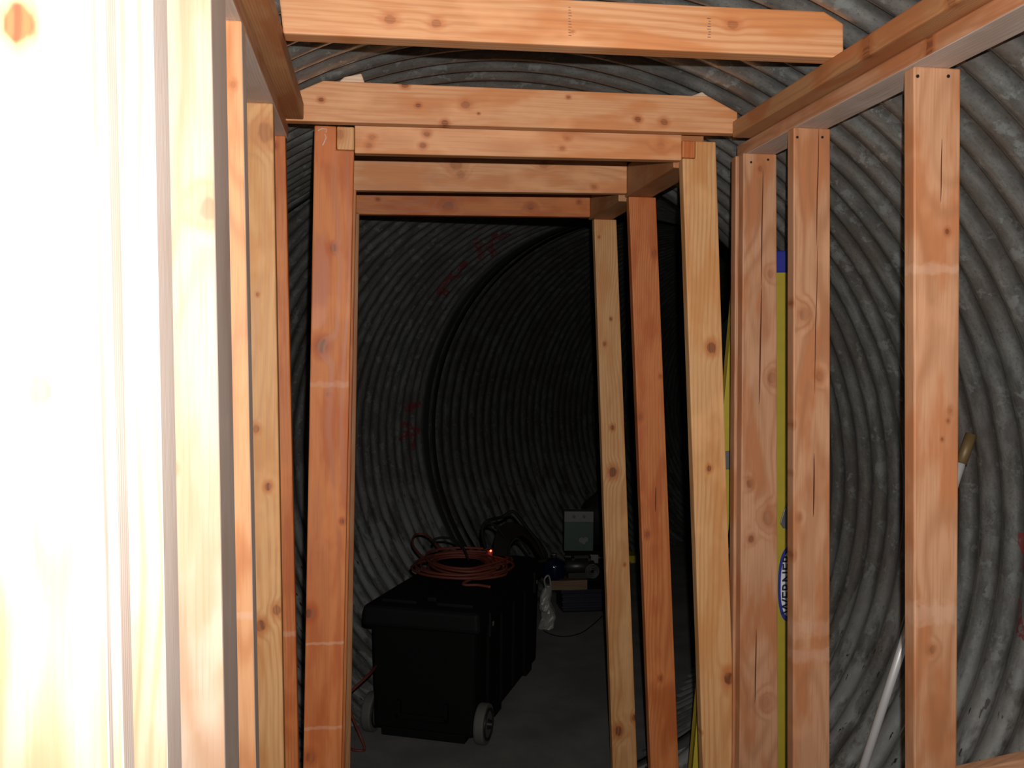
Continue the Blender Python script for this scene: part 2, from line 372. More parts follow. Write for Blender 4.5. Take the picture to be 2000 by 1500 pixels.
# left wall studs: inner front corner in the photo, 89 mm face towards the camera
def lstud(Y, top, bot, depth, tone, label, width=0.089, **kw):
    A, B = P(*top, Y), P(*bot, Y)
    a1, a0 = edge(A, B, ZP), edge(A, B, ZB)
    return prism('wall_stud', [a0 - Vector((width,0,0)), a0, a1, a1 - Vector((width,0,0))], depth, 'z', tone, label, 'stud', **kw)
yA = YX(175, 0, XL); yA2 = YX(203, 0, XL); yB = YX(297, 0, XL); yB2 = YX(328, 0, XL); yD = YX(412, 0, XL); yD2 = YX(442, 0, XL)
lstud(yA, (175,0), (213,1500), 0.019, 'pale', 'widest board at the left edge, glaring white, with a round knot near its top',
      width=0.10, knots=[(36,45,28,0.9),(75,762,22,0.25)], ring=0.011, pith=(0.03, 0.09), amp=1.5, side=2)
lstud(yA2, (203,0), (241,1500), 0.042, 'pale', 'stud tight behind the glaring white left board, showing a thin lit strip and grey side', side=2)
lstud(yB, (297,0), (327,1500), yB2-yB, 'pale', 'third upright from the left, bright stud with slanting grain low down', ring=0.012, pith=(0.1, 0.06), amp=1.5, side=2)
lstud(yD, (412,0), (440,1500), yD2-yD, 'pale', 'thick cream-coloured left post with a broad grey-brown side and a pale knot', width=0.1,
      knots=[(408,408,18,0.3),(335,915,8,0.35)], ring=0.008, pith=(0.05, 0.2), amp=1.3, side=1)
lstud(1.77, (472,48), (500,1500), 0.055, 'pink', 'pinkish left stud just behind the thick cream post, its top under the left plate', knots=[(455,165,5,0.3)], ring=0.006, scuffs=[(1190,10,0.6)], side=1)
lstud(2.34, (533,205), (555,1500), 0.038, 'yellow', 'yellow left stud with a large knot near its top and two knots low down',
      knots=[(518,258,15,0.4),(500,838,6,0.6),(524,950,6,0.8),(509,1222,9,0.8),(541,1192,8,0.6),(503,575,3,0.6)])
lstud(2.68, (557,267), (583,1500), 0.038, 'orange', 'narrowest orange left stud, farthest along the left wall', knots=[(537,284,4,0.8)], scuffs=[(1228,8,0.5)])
# plates
def plate(x0, x1, y0, y1, z0, z1, tone, label, name='top_plate', **kw):
    bm = bmesh.new(); box_bm(bm, 0, x1-x0, 0, y1-y0, 0, z1-z0); bmesh.ops.recalc_face_normals(bm, faces=bm.faces[:]); bevel(bm, BV)
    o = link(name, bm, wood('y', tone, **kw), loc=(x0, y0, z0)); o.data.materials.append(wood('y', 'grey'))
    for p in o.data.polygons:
        if p.normal.z < -0.5 and tone == 'tan': p.material_index = 1  # underside recoloured grey to imitate the flash grazing it
    return tag(o, label, 'plate')
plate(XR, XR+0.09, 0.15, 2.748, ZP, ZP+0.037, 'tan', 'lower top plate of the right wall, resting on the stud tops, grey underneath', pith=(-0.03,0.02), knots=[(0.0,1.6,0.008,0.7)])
plate(XR-0.05, XR+0.05, 0.15, 2.655, ZP+0.038, ZP+0.083, 'brown', 'upper top plate of the right wall, brown and knotty, the joists butt against it', pith=(-0.04,0.03), knots=[(0.0,1.75,0.012,0.7),(0.0,1.45,0.01,0.5)])
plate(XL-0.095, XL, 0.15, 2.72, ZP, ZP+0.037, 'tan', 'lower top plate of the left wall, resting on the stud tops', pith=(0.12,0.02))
plate(XL-0.02, XL+0.045, 0.15, 2.655, ZP+0.038, ZP+0.083, 'brown', 'upper top plate of the left wall, brown, against the left ends of the joists', pith=(0.14,0.03), knots=[(0.1,1.75,0.01,0.6),(0.1,1.6,0.007,0.6)])
# joists
def pl(lst, Y): return [P(x, y, Y) for x, y in lst]
prism('ceiling_joist', pl([(553,65),(1648,113),(1648,46),(1610,22),(700,-20),(620,-35),(545,-5)], 2.05), 0.052, 'x', 'pink', 'nearest ceiling joist across the top of the photo, with clipped corners', 'joist',
      knots=[(762,38,9,0.45),(852,46,8,0.45),(1431,48,9,0.45),(1118,62,3,0.3)], pith=(-0.05, 0.10), ring=0.012)
prism('ceiling_joist', pl([(553,235),(1441,261),(1441,219),(1385,188),(631,157),(593,173),(553,190)], 2.66), 0.038, 'x', 'pink', 'farther ceiling joist directly above the doorway, knotty, with clipped corners', 'joist',
      knots=[(791,166,5,0.8),(817,206,4,0.8),(909,205,7,0.5),(869,240,5,0.8),(935,222,2,0.8),(1110,190,3,0.7),(1246,233,5,0.8),(1297,238,6,0.6),(627,195,4,0.9)], pith=(-0.05, 0.12), ring=0.011)
prism('ceiling_joist', pl([(640,215),(1410,240),(1395,196),(1372,179),(1342,190),(713,163),(706,143),(672,150),(650,170)], 2.701), 0.018, 'x', 'pale', 'pale board doubled behind the farther joist, only its two top corners peeking out', 'joist')

def strokes(name, parent, Yf, lists, rpx, mat):
    bm = bmesh.new()
    for q in lists: tube_bm(bm, [P(x, y, Yf-0.0003) - parent.location for x, y in q], rpx*Yf/F, 6)
    return link(name, bm, mat, parent)
INK = plain('stamp_ink', (0.17, 0.10, 0.07), 0.7)
J1 = bpy.data.objects['ceiling_joist']
strokes('grade_stamp', J1, 2.05, [[(1381+(k*3)%4, 36+5.2*k), (1388, 36.4+5.2*k)] for k in range(8)], 0.7, INK)
strokes('grade_stamp', J1, 2.05, [[(1110, 14+5.5*k), (1114+(k*5)%4, 14.5+5.5*k)] for k in range(11)], 0.6, INK)
# door frames
Y1f, Y2f, Y3f = 2.722, 3.28, 3.76
ZH = EYE + 0.62
zn = P(670, 293, Y1f).z
# first frame
post('door_post', Y1f, (614,243), (592,1500), (691.5,300), (667,1500), ZH, 0.0, 0.038, 'orange', 'left post of the first doorway, wide orange board with knots', 'post', notch=(1, zn, 657),
     knots=[(651,484,6,0.6),(628,676,11,0.75),(606,1199,9,0.75),(668,1018,4,0.8),(606,1480,9,0.4),(640,770,3,0.3)], scuffs=[(752,8,0.4),(1248,4,0.6),(1410,5,0.5)], pith=(0.05, 0.16), ring=0.012)
zn2 = P(1345, 309, Y1f).z
strokes('chalk_mark', bpy.data.objects['door_post'], Y1f, [[(621,255),(629,251),(638,252),(637,259)],[(634,262),(637,268),(634,276),(630,284)]], 1.0, plain('white_chalk', (0.6, 0.5, 0.45), 0.8))
post('door_post', Y1f, (1333,310), (1373,1500), (1398,270), (1437,1500), ZH, 0.0, 0.038, 'yellow', 'right post of the first doorway, pale yellow with arching grain and a dark red knot', 'post', notch=(-1, zn2, 1358.5),
     knots=[(1390,679,9,0.9),(1385,915,5,0.9),(1424,1325,11,0.9),(1371,1432,3,0.3)], pith=(0.045, 0.055), ring=0.011)
prism('door_header', pl([(692.5,299),(1332,313),(1332,262),(692.5,232)], Y1f), 0.038, 'x', 'pink', 'header of the first doorway, pinkish board with slanting dark streaks', 'header',
      knots=[(727,268,5,0.35),(720,284,5,0.35),(834,262,5,0.5),(826,284,5,0.5),(1108,270,4,0.3),(1098,290,4,0.4),(1290,285,7,0.2)], pith=(0.03, 0.2), ring=0.008)
prism('spacer_block', [Vector((P(657.8,270,Y1f).x, Y1f, zn+0.001)), Vector((P(691.7,270,Y1f).x, Y1f, zn+0.001)), Vector((P(691.7,270,Y1f).x, Y1f, ZH)), Vector((P(657.8,270,Y1f).x, Y1f, ZH))],
      0.037, 'z', 'yellow', 'yellowish wood block let into the top of the left doorway post', 'block', knots=[(664,262,8,0.4)])
prism('spacer_block', [Vector((P(1332.8,290,Y1f).x, Y1f, zn2+0.001)), Vector((P(1357.8,290,Y1f).x, Y1f, zn2+0.001)), Vector((P(1357.8,290,Y1f).x, Y1f, ZH)), Vector((P(1332.8,290,Y1f).x, Y1f, ZH))],
      0.037, 'z', 'orange', 'reddish wood block let into the top of the right doorway post', 'block')
# second frame
zb2 = P(960, 375, Y2f).z; zb3 = P(930, 421, Y3f).z
prism('door_header', pl([(640,371),(1225,378),(1225,300),(640,290)], Y2f), 0.038, 'x', 'pink', 'header of the second frame, seen just below the first doorway header', 'header',
      knots=[(890,322,10,0.4),(900,340,7,0.35),(1062,322,7,0.35),(1160,365,4,0.5)], pith=(0.05, 0.14), ring=0.007)
post('door_post', Y2f, (642,372), (622,1500), (696,372), (673,1500), zb2, 0.0, 0.038, 'orange', 'left post of the second frame, nearly hidden behind the first left post', 'post')
post('door_post', Y2f, (1228,380), (1271,1500), (1282,400), (1326,1500), zb2, 0.0, 0.038, 'orange', 'right post of the second frame, orange with a short split and a slanting scar', 'post',
     knots=[(1278,494,5,0.5),(1264,1044,5,0.6),(1250,815,5,0.4),(1290,735,3,0.5),(1290,1325,4,0.6)], cracks=[(1280,950,1000,1.2)], pith=(0.06, 0.1))
# third frame
prism('door_header', pl([(655,418),(1153,424),(1153,360),(655,352)], Y3f), 0.038, 'x', 'orange', 'header of the third frame, the lowest and reddest, over the dark opening', 'header',
      knots=[(875,402,9,0.45),(1036,404,6,0.5),(1131,395,3,0.6),(738,389,3,0.6)], pith=(0.06, 0.12))
post('door_post', Y3f, (655,420), (640,1500), (702,420), (684,1500), zb3, 0.0, 0.038, 'brown', 'left post of the third frame, a thin sliver behind the others', 'post')
post('door_post', Y3f, (1160,425), (1197,1500), (1204,425), (1245,1500), zb3, 0.0, 0.038, 'yellow', 'right post of the third frame, nearest the black wheeled tote, with dark round knots', 'post',
     knots=[(1196,835,4,0.9),(1197,922,8,1.0),(1208,1428,8,0.9),(1193,623,2.5,0.9),(1181,672,3,0.7),(1170,463,2,0.7),(1239,1402,5,0.8),(1220,1103,2,0.8)], pith=(0.045, 0.1))
# plates joining the frames
def fplate(xa, ya, yb, zt, zb, tone, label, w=0.092, side=1):
    bm = bmesh.new(); box_bm(bm, 0, w, 0, yb-ya, 0, zt-zb); bmesh.ops.recalc_face_normals(bm, faces=bm.faces[:]); bevel(bm, BV)
    tag(link('frame_plate', bm, wood('y', tone), loc=(xa if side > 0 else xa-w, ya, zb)), label, 'plate')
xr2 = P(1225, 377, Y2f).x; xr3 = P(1153, 423, Y3f).x
fplate(xr2+0.001, Y1f+0.04, Y2f+0.038, zb2+0.11, zb2+0.001, 'brown', 'dark plate on the right joining the first doorway to the second frame')
fplate(xr3+0.001, Y2f+0.04, Y3f+0.038, zb3+0.10, zb3+0.001, 'brown', 'dark plate on the right joining the second frame to the third')
# brace from the near right stud to the tunnel wall (bottom right corner of the photo)
prism('wood_brace', pl([(1872,1512),(2110,1458),(2110,1530),(1872,1590)], 1.83), 0.036, 'x', 'tan', 'short wooden brace at the bottom right corner, beside the nearest right stud', 'brace')

# ------------------------------------------------------------------ step ladder
YEL = plain('yellow_fibreglass', (0.42, 0.33, 0.03), 0.45, vary=0.12); BLU = plain('blue_plastic', (0.03, 0.04, 0.30), 0.4); ALU = plain('aluminium', (0.16, 0.165, 0.17), 0.5, 0.5)
YL = 3.06
lad = empty('step_ladder', P(1460, 1600, YL)); tag(lad, 'yellow fibreglass step ladder with a blue top, standing behind the right wall studs', 'ladder')
def rel(o, pts): return [p - o.location for p in pts]
def panel(name, pts, depth, mat, parent, bev=0.002):
    bm = bmesh.new(); pts = rel(parent, pts); f = [bm.verts.new(p) for p in pts]; g = [bm.verts.new(p+Vector((0, depth, 0))) for p in pts]; n = len(pts)
    bm.faces.new(f); bm.faces.new(g[::-1])
    for i in range(n): bm.faces.new((f[i], g[i], g[(i+1) % n], f[(i+1) % n]))
    bmesh.ops.recalc_face_normals(bm, faces=bm.faces[:]); bevel(bm, bev); return link(name, bm, mat, parent)
def channel(name, L0, L1, R0, R1, mat, parent, depth=0.03):
    """rail: web facing the viewer with two flanges turned back"""
    bm = bmesh.new(); wv = 0.004
    for (a0, a1, b0, b1, y0, y1) in ((L0, L1, R0, R1, 0, wv),):
        q = rel(parent, [a0, b0, b1, a1]); f = [bm.verts.new(p) for p in q]; g = [bm.verts.new(p+Vector((0, wv, 0))) for p in q]
        bm.faces.new(f); bm.faces.new(g[::-1])
        for i in range(4): bm.faces.new((f[i], g[i], g[(i+1) % 4], f[(i+1) % 4]))
    for (e0, e1, s) in ((L0, L1, 1), (R0, R1, -1)):
        q = rel(parent, [e0, e0+Vector((s*wv, 0, 0)), e1+Vector((s*wv, 0, 0)), e1]); f = [bm.verts.new(p) for p in q]; g = [bm.verts.new(p+Vector((0, depth, 0))) for p in q]
        bm.faces.new(f); bm.faces.new(g[::-1])
        for i in range(4): bm.faces.new((f[i], g[i], g[(i+1) % 4], f[(i+1) % 4]))
    return link(name, bm, mat, parent)
lx = lambda y: 1428-0.089*(y-630)
channel('rail', P(lx(510),510,YL), P(lx(1620),1620,YL), P(lx(510)+33,510,YL), P(lx(1620)+33,1620,YL), YEL, lad)
channel('rail', P(1513,520,YL), P(1512,1620,YL), P(1556,520,YL), P(1566,1620,YL), YEL, lad)
# steps between the rails
for k in range(5):
    y = 620+225*k
    panel('step', [P(lx(y)+34,y,YL+0.004), P(1512,y-2,YL+0.004), P(1512,y+10,YL+0.004), P(lx(y)+34,y+12,YL+0.004)], 0.07, ALU, lad)
panel('top_cap', [P(1447,491,YL-0.012), P(1572,488,YL-0.012), P(1572,531,YL-0.012), P(1447,534,YL-0.012)], 0.10, BLU, lad, 0.006)
b1 = panel('hinge_bracket', [P(1412,882,YL-0.006), P(1432,880,YL-0.006), P(1432,916,YL-0.006), P(1408,918,YL-0.006)], 0.006, ALU, lad)
b2 = panel('hinge_bracket', [P(1536,985,YL-0.006), P(1548,985,YL-0.006), P(1548,1034,YL-0.006), P(1530,1032,YL-0.006), P(1524,1022,YL-0.006), P(1528,1008,YL-0.006)], 0.005, ALU, lad)
# oval label with the maker's lettering, reading upward
oc = P(1538, 1141, YL-0.0005)
def oval(name, cx, cz, rx, rz, y, mat):
    bm = bmesh.new(); q = oc - lad.location
    fr = [bm.verts.new(q + Vector((cx+rx*math.cos(t*math.pi/24), y, cz+rz*math.copysign(abs(math.sin(t*math.pi/24))**0.85, math.sin(t*math.pi/24))))) for t in range(48)]
    bk = [bm.verts.new(v.co+Vector((0, 0.0006, 0))) for v in fr]
    bm.faces.new(fr); bm.faces.new(bk[::-1])
    for i in range(48): bm.faces.new((fr[i], bk[i], bk[(i+1) % 48], fr[(i+1) % 48]))
    return link(name, bm, mat, lad)
k = YL/F
oval('label_rim', 0, 0, 21*k, 77*k, -0.0008, BLU)
oval('label_field', 0.5*k, 0, 15.5*k, 66*k, -0.0016, plain('label_white', (0.62, 0.66, 0.70), 0.5, vary=0.03))
cu = bpy.data.curves.new('label_lettering', 'FONT'); cu.body = 'WERNER'; cu.size = 31*k; cu.extrude = 0.0003; cu.align_x = 'CENTER'; cu.align_y = 'CENTER'; cu.offset = 0.0006
to = bpy.data.objects.new('lettering_source', cu); C.objects.link(to); bpy.context.view_layer.update()
me = bpy.data.meshes.new_from_object(to); bpy.data.objects.remove(to)
lo = bpy.data.objects.new('label_lettering', me); C.objects.link(lo); me.materials.clear(); me.materials.append(plain('lettering_navy', (0.012, 0.015, 0.05), 0.5))
lo.parent = lad; lo.location = oc - lad.location + Vector((0.0, -0.0022, 0)); lo.rotation_euler = (math.pi/2, -math.pi/2, 0)
lo['label'] = 'dark lettering WERNER'

# ------------------------------------------------------------------ pole leaning on the tunnel wall
pA, pB, pM = P(1897,848,2.58), P(1641,1640,2.58), P(1877,905,2.58)
pol = empty('broom_pole', pB); tag(pol, 'silver pole with a brass-coloured end, leaning on the tunnel wall behind the nearest right stud', 'pole')
bm = bmesh.new(); tube_bm(bm, rel(pol, [pB, pM]), 0.0125, 16); link('shaft', bm, plain('bright_conduit', (0.8, 0.8, 0.82), 0.38, 0.45, 0.05), pol, True)
bm = bmesh.new(); tube_bm(bm, rel(pol, [pM, pM.lerp(pA, 0.02), pA]), [0.013, 0.016, 0.016], 16); link('grip', bm, plain('brass_coloured', (0.17, 0.11, 0.045), 0.5, 0.2), pol, True)

# ------------------------------------------------------------------ black wheeled tote
BLK = plain('black_plastic', (0.002, 0.002, 0.002), 0.8, vary=0.1, bump=0.05, scale=90); BLK2 = plain('black_lid_plastic', (0.0045, 0.0045, 0.005), 0.7, vary=0.1)
nl, nr, fr_ = G(728,1432), G(928,1466), G(1050,1305)
ang = math.atan2((fr_-nr).y, (fr_-nr).x) - math.pi/2
tote = empty('wheeled_tote', (nl+nr)/2, ang); tag(tote, 'large black lidded plastic tote on two wheels, on the floor beyond the doorway', 'tote')
TW = (nr-nl).length*0.98; TL = (fr_-nr).length; TH = 0.605
def tb(name, boxes, mat, bev=0.006, parent=None, seg=2):
    bm = bmesh.new()
    for bx in boxes: box_bm(bm, *bx[:6], **(bx[6] if len(bx) > 6 else {}))
    bmesh.ops.recalc_face_normals(bm, faces=bm.faces[:])
    if bev: bevel(bm, bev, seg)
    return link(name, bm, mat, parent or tote)
hw_ = TW/2
tb('body', [(-hw_+0.01, hw_-0.01, 0.0, TL, 0.035, TH-0.08, dict(top=(0.008, 0.010)))], BLK, 0.02, seg=3)
for s in (-1, 1):
    for y in (0.16, 0.38, 0.60, 0.82):
        if y+0.05 < TL: tb('side_rib', [(s*hw_-0.008, s*hw_+0.008, y, y+0.05, 0.07, TH-0.06)], BLK, 0.004)
tb('front_skirt', [(-hw_+0.05, hw_-0.05, -0.006, 0.08, 0.012, 0.05)], BLK, 0.006)
for s in (-1, 1):
    for y in (0.36, TL-0.18): tb('foot', [(s*(hw_-0.06)-0.04, s*(hw_-0.06)+0.04, y, y+0.12, 0.0, 0.045)], BLK, 0.006)
lid = tb('lid', [(-hw_-0.034, hw_+0.026, -0.045, TL+0.03, TH-0.105, TH-0.01, dict(top=(-0.006, -0.006)))], BLK2, 0.022, seg=3)
tb('lid_panel', [(-hw_+0.03, -0.045, 0.03, TL-0.04, TH-0.014, TH+0.006), (0.045, hw_-0.03, 0.03, TL-0.04, TH-0.014, TH+0.006)], BLK2, 0.008, lid)
tb('lid_panel', [(-0.022, 0.022, 0.10, TL-0.12, TH-0.014, TH+0.008)], BLK2, 0.006, lid)
LAT = plain('dull_metal_latch', (0.12, 0.12, 0.12), 0.35, 0.6)
for y in (0.10, TL-0.22):
    tb('latch', [(hw_+0.018, hw_+0.033, y, y+0.07, TH-0.15, TH-0.04)], BLK2, 0.004); tb('latch_pin', [(hw_+0.024, hw_+0.037, y+0.025, y+0.045, TH-0.105, TH-0.085)], LAT, 0.002)
tb('pull_handle', [(-0.12, 0.12, -0.028, -0.014, 0.10, 0.125), (-0.12, -0.10, -0.028, 0.002, 0.10, 0.18), (0.10, 0.12, -0.028, 0.002, 0.10, 0.18)], BLK, 0.004)
TYR = plain('worn_grey_tyre', (0.07, 0.07, 0.065), 0.8); HUB = plain('black_wheel_hub', (0.012, 0.012, 0.012), 0.4)
WR = 0.088
def wheel(x, s):
    r = empty('wheel', (x, 0.055, WR)); r.parent = tote
    bm = bmesh.new(); lathe_bm(bm, [(WR*0.80, -0.021), (WR*0.97, -0.021), (WR, -0.014), (WR, 0.014), (WR*0.97, 0.021), (WR*0.80, 0.021)], 40, 'x')
    link('tyre', bm, TYR, r, False)
    bm = bmesh.new(); lathe_bm(bm, [(WR*0.80, -0.016), (WR*0.78, -0.027), (WR*0.70, -0.027), (WR*0.62, -0.018), (WR*0.25, -0.020), (WR*0.2, -0.034), (WR*0.2, 0.034), (WR*0.25, 0.020), (WR*0.62, 0.018), (WR*0.70, 0.027), (WR*0.78, 0.027), (WR*0.80, 0.016)], 40, 'x')
    link('hub', bm, HUB, r, False)
    bm = bmesh.new(); lathe_bm(bm, [(0.006, -0.038), (0.006, 0.038)], 12, 'x'); link('axle_end', bm, LAT, r)
wheel(-hw_-0.016, -1); wheel(hw_+0.016, 1)

# ------------------------------------------------------------------ orange extension cord coiled on the lid, with its lit socket end
ORG = plain('orange_rubber_cord', (0.10, 0.016, 0.007), 0.7, vary=0.1)
zl = TH + 0.008
cc = G(903, 1112, zl)
cp = []
rr = random.Random(3)
for k in range(8*8):
    t = k/8*2*math.pi; lap = k//8
    wob = 1 + 0.12*math.sin(t*1.13+lap) ; R1 = 0.215*wob; R2 = 0.27*(1+0.10*math.cos(t*0.93+lap*0.8))
    if lap in (3, 6): R1 *= 0.62; R2 *= 0.62
    ox, oy = 0.025*math.sin(lap*2.1), 0.03*math.cos(lap*1.7)
    cp.append(cc + Vector((ox+R1*math.cos(t), oy+R2*math.sin(t), 0.006 + 0.0065*lap*0.9 + 0.008*abs(math.sin(t*0.5+lap)))))
tail = [G(905,1143,zl)+Vector((0,0,0.01)), G(935,1146,zl)+Vector((0,0,0.008)), G(958,1149,zl)+Vector((0,0,0.006))]
cord = empty('extension_cord', cc); tag(cord, 'bright orange extension cord coiled on top of the black tote', 'cord')
bm = bmesh.new(); tube_bm(bm, rel(cord, smoothpts(cp + tail, 5)), 0.0066, 8); link('coil', bm, ORG, cord, True)
hc = [G(822,1092,zl)+Vector((0,0,0.02)), G(806,1083,zl)+Vector((0,0.02,0.05)), G(812,1074,zl)+Vector((0,0.05,0.075)), G(835,1074,zl)+Vector((0,0.05,0.07)), G(858,1083,zl)+Vector((0,0,0.04)), G(885,1092,zl)+Vector((0,0,0.02))]
bm = bmesh.new(); tube_bm(bm, rel(cord, smoothpts([cp[3]] + hc, 6)), 0.0066, 8); link('loose_loop', bm, ORG, cord, True)
se = P(958, 1075, cc.y+0.16)
bm = bmesh.new(); lathe_bm(bm, [(0.010, -0.02), (0.019, -0.015), (0.020, 0.03), (0.016, 0.036)], 16, 'z', se - cord.location - Vector((0.002, -0.012, 0.035))); link('socket_end', bm, ORG, cord, True)
bm = bmesh.new(); bmesh.ops.create_uvsphere(bm, u_segments=12, v_segments=8, radius=0.0055, matrix=Matrix.Translation(se - cord.location - Vector((0, 0.012, 0))))
ld = link('indicator_light', bm, plain('lit_red_indicator', (0.8, 0.05, 0.02), 0.3, emit=(1.0, 0.07, 0.03), estr=9), cord, True); ld['label'] = 'glowing red indicator light'
lp = bpy.data.lights.new('indicator_glow', 'POINT'); lp.energy = 0.035; lp.color = (1, 0.08, 0.03); lp.shadow_soft_size = 0.004
lpo = bpy.data.objects.new('indicator_glow', lp); C.objects.link(lpo); lpo.location = se + Vector((0.0, -0.028, 0.006))

# ------------------------------------------------------------------ black cables and hose behind the tote
CAB = plain('black_rubber_cable', (0.006, 0.006, 0.006), 0.7); RUB = plain('dark_hose', (0.008, 0.006, 0.005), 0.8)
def cable(name, pix, r, mat, label, Ys, cat='cable', m=7, group=None):
    pts = [P(x, y, Y) for (x, y), Y in zip(pix, Ys)]
    bm = bmesh.new(); o0 = pts[0].copy(); tube_bm(bm, [p-o0 for p in smoothpts(pts, m)], r, 8)
    return tag(link(name, bm, mat, None, True, o0), label, cat, group)
Yc = G(1056, 1100, TH).y
cable('power_cable', [(948,1070),(942,1045),(944,1026),(955,1016),(980,1010),(996,1000),(1005,1001),(1018,1016),(1030,1032),(1050,1058),(1064,1090)], 0.0085, CAB,
      'thick black cable rising in a tall arch behind the orange cord', [Yc-.15]*4+[Yc-.08]*7)
cable('power_cable', [(846,1062),(848,1054),(862,1050),(880,1052),(892,1058),(906,1072),(912,1086),(915,1094)], 0.006, CAB, 'thin black cable in a low arch at the left of the orange coil', [Yc-.2]*8)
cable('power_cable', [(944,1030),(952,1022),(966,1026),(976,1036),(985,1050)], 0.0075, CAB, 'short black cable branching right from the tall arch', [Yc-.12]*5)
hp = empty('hose_bundle', P(1030, 1100, Yc)); tag(hp, 'dark hose bundle slumped over the far end of the tote', 'hose')
for k in range(7):
    dx, dy = 4*k, 3.2*k
    pts = [P(966+dx*0.9,1086,Yc-.1), P(969+dx,1052+dy*.3,Yc-.08), P(980+dx,1030+dy,Yc-.04), P(1000+dx*0.8,1024+dy,Yc), P(1025+dx*.5,1034+dy*1.1,Yc+.03), P(1050,1056+dy,Yc+.06), P(1066-k,1082+dy*.5,Yc+.08), P(1064-2*k,1098,Yc+.08)]
    bm = bmesh.new(); tube_bm(bm, rel(hp, smoothpts(pts, 6)), 0.0105, 8); link('hose_turn', bm, RUB, hp, True)
cable('power_cable', [(996,1096),(995,1068),(1008,1052),(1022,1062),(1036,1082)], 0.006, CAB, 'black cable hooping down onto the lid under the hose bundle', [Yc-.14]*5)

# cord on the floor left of the tote
cable('floor_cord', [(640,1392),(690,1346),(722,1316),(735,1300)], 0.006, ORG, 'orange cord hugging the tunnel wall left of the tote', [3.98,4.06,4.15,4.3], 'cord')
cpf = [G(655,1440,0.007), G(684,1462,0.007), G(704,1466,0.007), G(712,1462,0.007)]
bm = bmesh.new(); o0 = cpf[0].copy()
tube_bm(bm, [p-o0 for p in smoothpts(cpf + [P(704,1438,cpf[-1].y), P(690,1405,cpf[-1].y+.05), P(684,1385,cpf[-1].y+.08)], 7)], 0.006, 8)
tag(link('floor_cord', bm, ORG, None, True, o0), 'orange cord end bent on the floor beside the left wheel of the tote', 'cord')

# ------------------------------------------------------------------ clutter at the far end
bag = empty('crumpled_bag', G(1068, 1228)); tag(bag, 'crumpled white plastic bag behind the right side of the tote', 'bag')
bm = bmesh.new(); YB = bag.location.y
rows = []
for i in range(15):
    row = []
    for j in range(18):
        t = i/14; a = 2*math.pi*j/18; rxx = 0.055*(1-0.55*t)*(1+0.25*noise.noise(Vector((math.cos(a)*1.5, math.sin(a)*1.5, t*5)))); 
        row.append(bm.verts.new((rxx*math.cos(a)+0.012*math.sin(t*7), rxx*0.8*math.sin(a), 0.02*noise.noise(Vector((a, t*3, 1)))+t*0.27+0.005)))
    rows.append(row)
for i in range(14):
    for j in range(18): bm.faces.new((rows[i][j], rows[i][(j+1) % 18], rows[i+1][(j+1) % 18], rows[i+1][j]))
bm.faces.new(rows[0][::-1]); bm.faces.new(rows[-1])
for v in bm.verts: v.co += Vector((1, 1, 0))*0.010*noise.noise(v.co*38)
ob = link('bag_body', bm, plain('white_plastic_film', (0.2, 0.2, 0.19), 0.4, bump=0.3, scale=30), bag)
bm = bmesh.new(); tube_bm(bm, smoothpts([(-0.01,0,0.26),(-0.02,-0.01,0.31),(0.005,-0.01,0.335),(0.02,0,0.29),(0.02,0,0.26)], 5), 0.006, 6); link('bag_handle', bm, ob.data.materials[0], bag, True)

def boxthing(name, px0, px1, pyb, pyt, Y, depth, mat, label, cat, bev=0.004, rz=0.0, zb=None):
    a, b = P(px0, pyb, Y), P(px1, pyb, Y); t = P((px0+px1)/2, pyt, Y); z0 = a.z if zb is None else zb
    o = empty(name, ((a.x+b.x)/2, Y+depth/2, z0), rz); tag(o, label, cat); W = (b.x-a.x)/2; Hh = t.z-z0
    tb('body', [(-W, W, -depth/2, depth/2, 0, Hh)], mat, bev, o); return o, W, Hh
# dark bin on the floor with ridged sides
spot = G(1150, 1196); YD = spot.y
bn, W, Hh = boxthing('storage_bin', 1098, 1200, 1196, 1150, YD, 0.22, plain('dark_navy_plastic', (0.010, 0.011, 0.02), 0.35), 'dark navy bin on the floor behind the bag, under the wooden board', 'bin', 0.012, zb=0.001)
tb('rim', [(-W-0.012, W+0.012, -0.122, 0.122, Hh-0.03, Hh-0.002)], plain('dark_navy_rim', (0.012, 0.013, 0.024), 0.3), 0.005, bn)
for k in range(3): tb('ridge', [(-W-0.004, W+0.004, -0.116, -0.105, 0.03+0.035*k, 0.042+0.035*k)], bn.children[0].data.materials[0], 0.003, bn)
zt = Hh + 0.001
# wooden board lying on the bin
p0, p1 = P(1075,1128,YD-0.03), P(1142,1134,YD-0.03); th = 0.062
o = empty('wooden_board', ((p0.x+p1.x)/2, YD+0.10, zt+0.001)); tag(o, 'short brown wooden board lying on top of the navy bin', 'board'); WL = (p1.x-p0.x)/2
bm = bmesh.new(); box_bm(bm, -WL, WL+0.02, -0.12, 0.12, 0, th); bevel(bm, 0.004); link('plank', bm, wood('x', 'dull'), o)
o.name = 'wooden_board'; zt2 = zt + th + 0.002
# blue gas bottle / tank with a glinting side
tk = empty('blue_tank', (P(1083,1100,YD).x, YD+0.02, zt2)); tag(tk, 'small round dark blue tank with one bright glint, on the wooden board', 'tank')
NB = plain('glossy_navy_paint', (0.003, 0.005, 0.02), 0.12, 0.0, 0.02)
bm = bmesh.new(); lathe_bm(bm, [(0.03, 0.0), (0.066, 0.008), (0.076, 0.03), (0.078, 0.09), (0.070, 0.120), (0.045, 0.138), (0.018, 0.144)], 28); link('shell', bm, NB, tk, True)
bm = bmesh.new(); lathe_bm(bm, [(0.014, 0.142), (0.014, 0.160), (0.022, 0.161), (0.022, 0.172)], 14); link('valve', bm, LAT, tk, True)
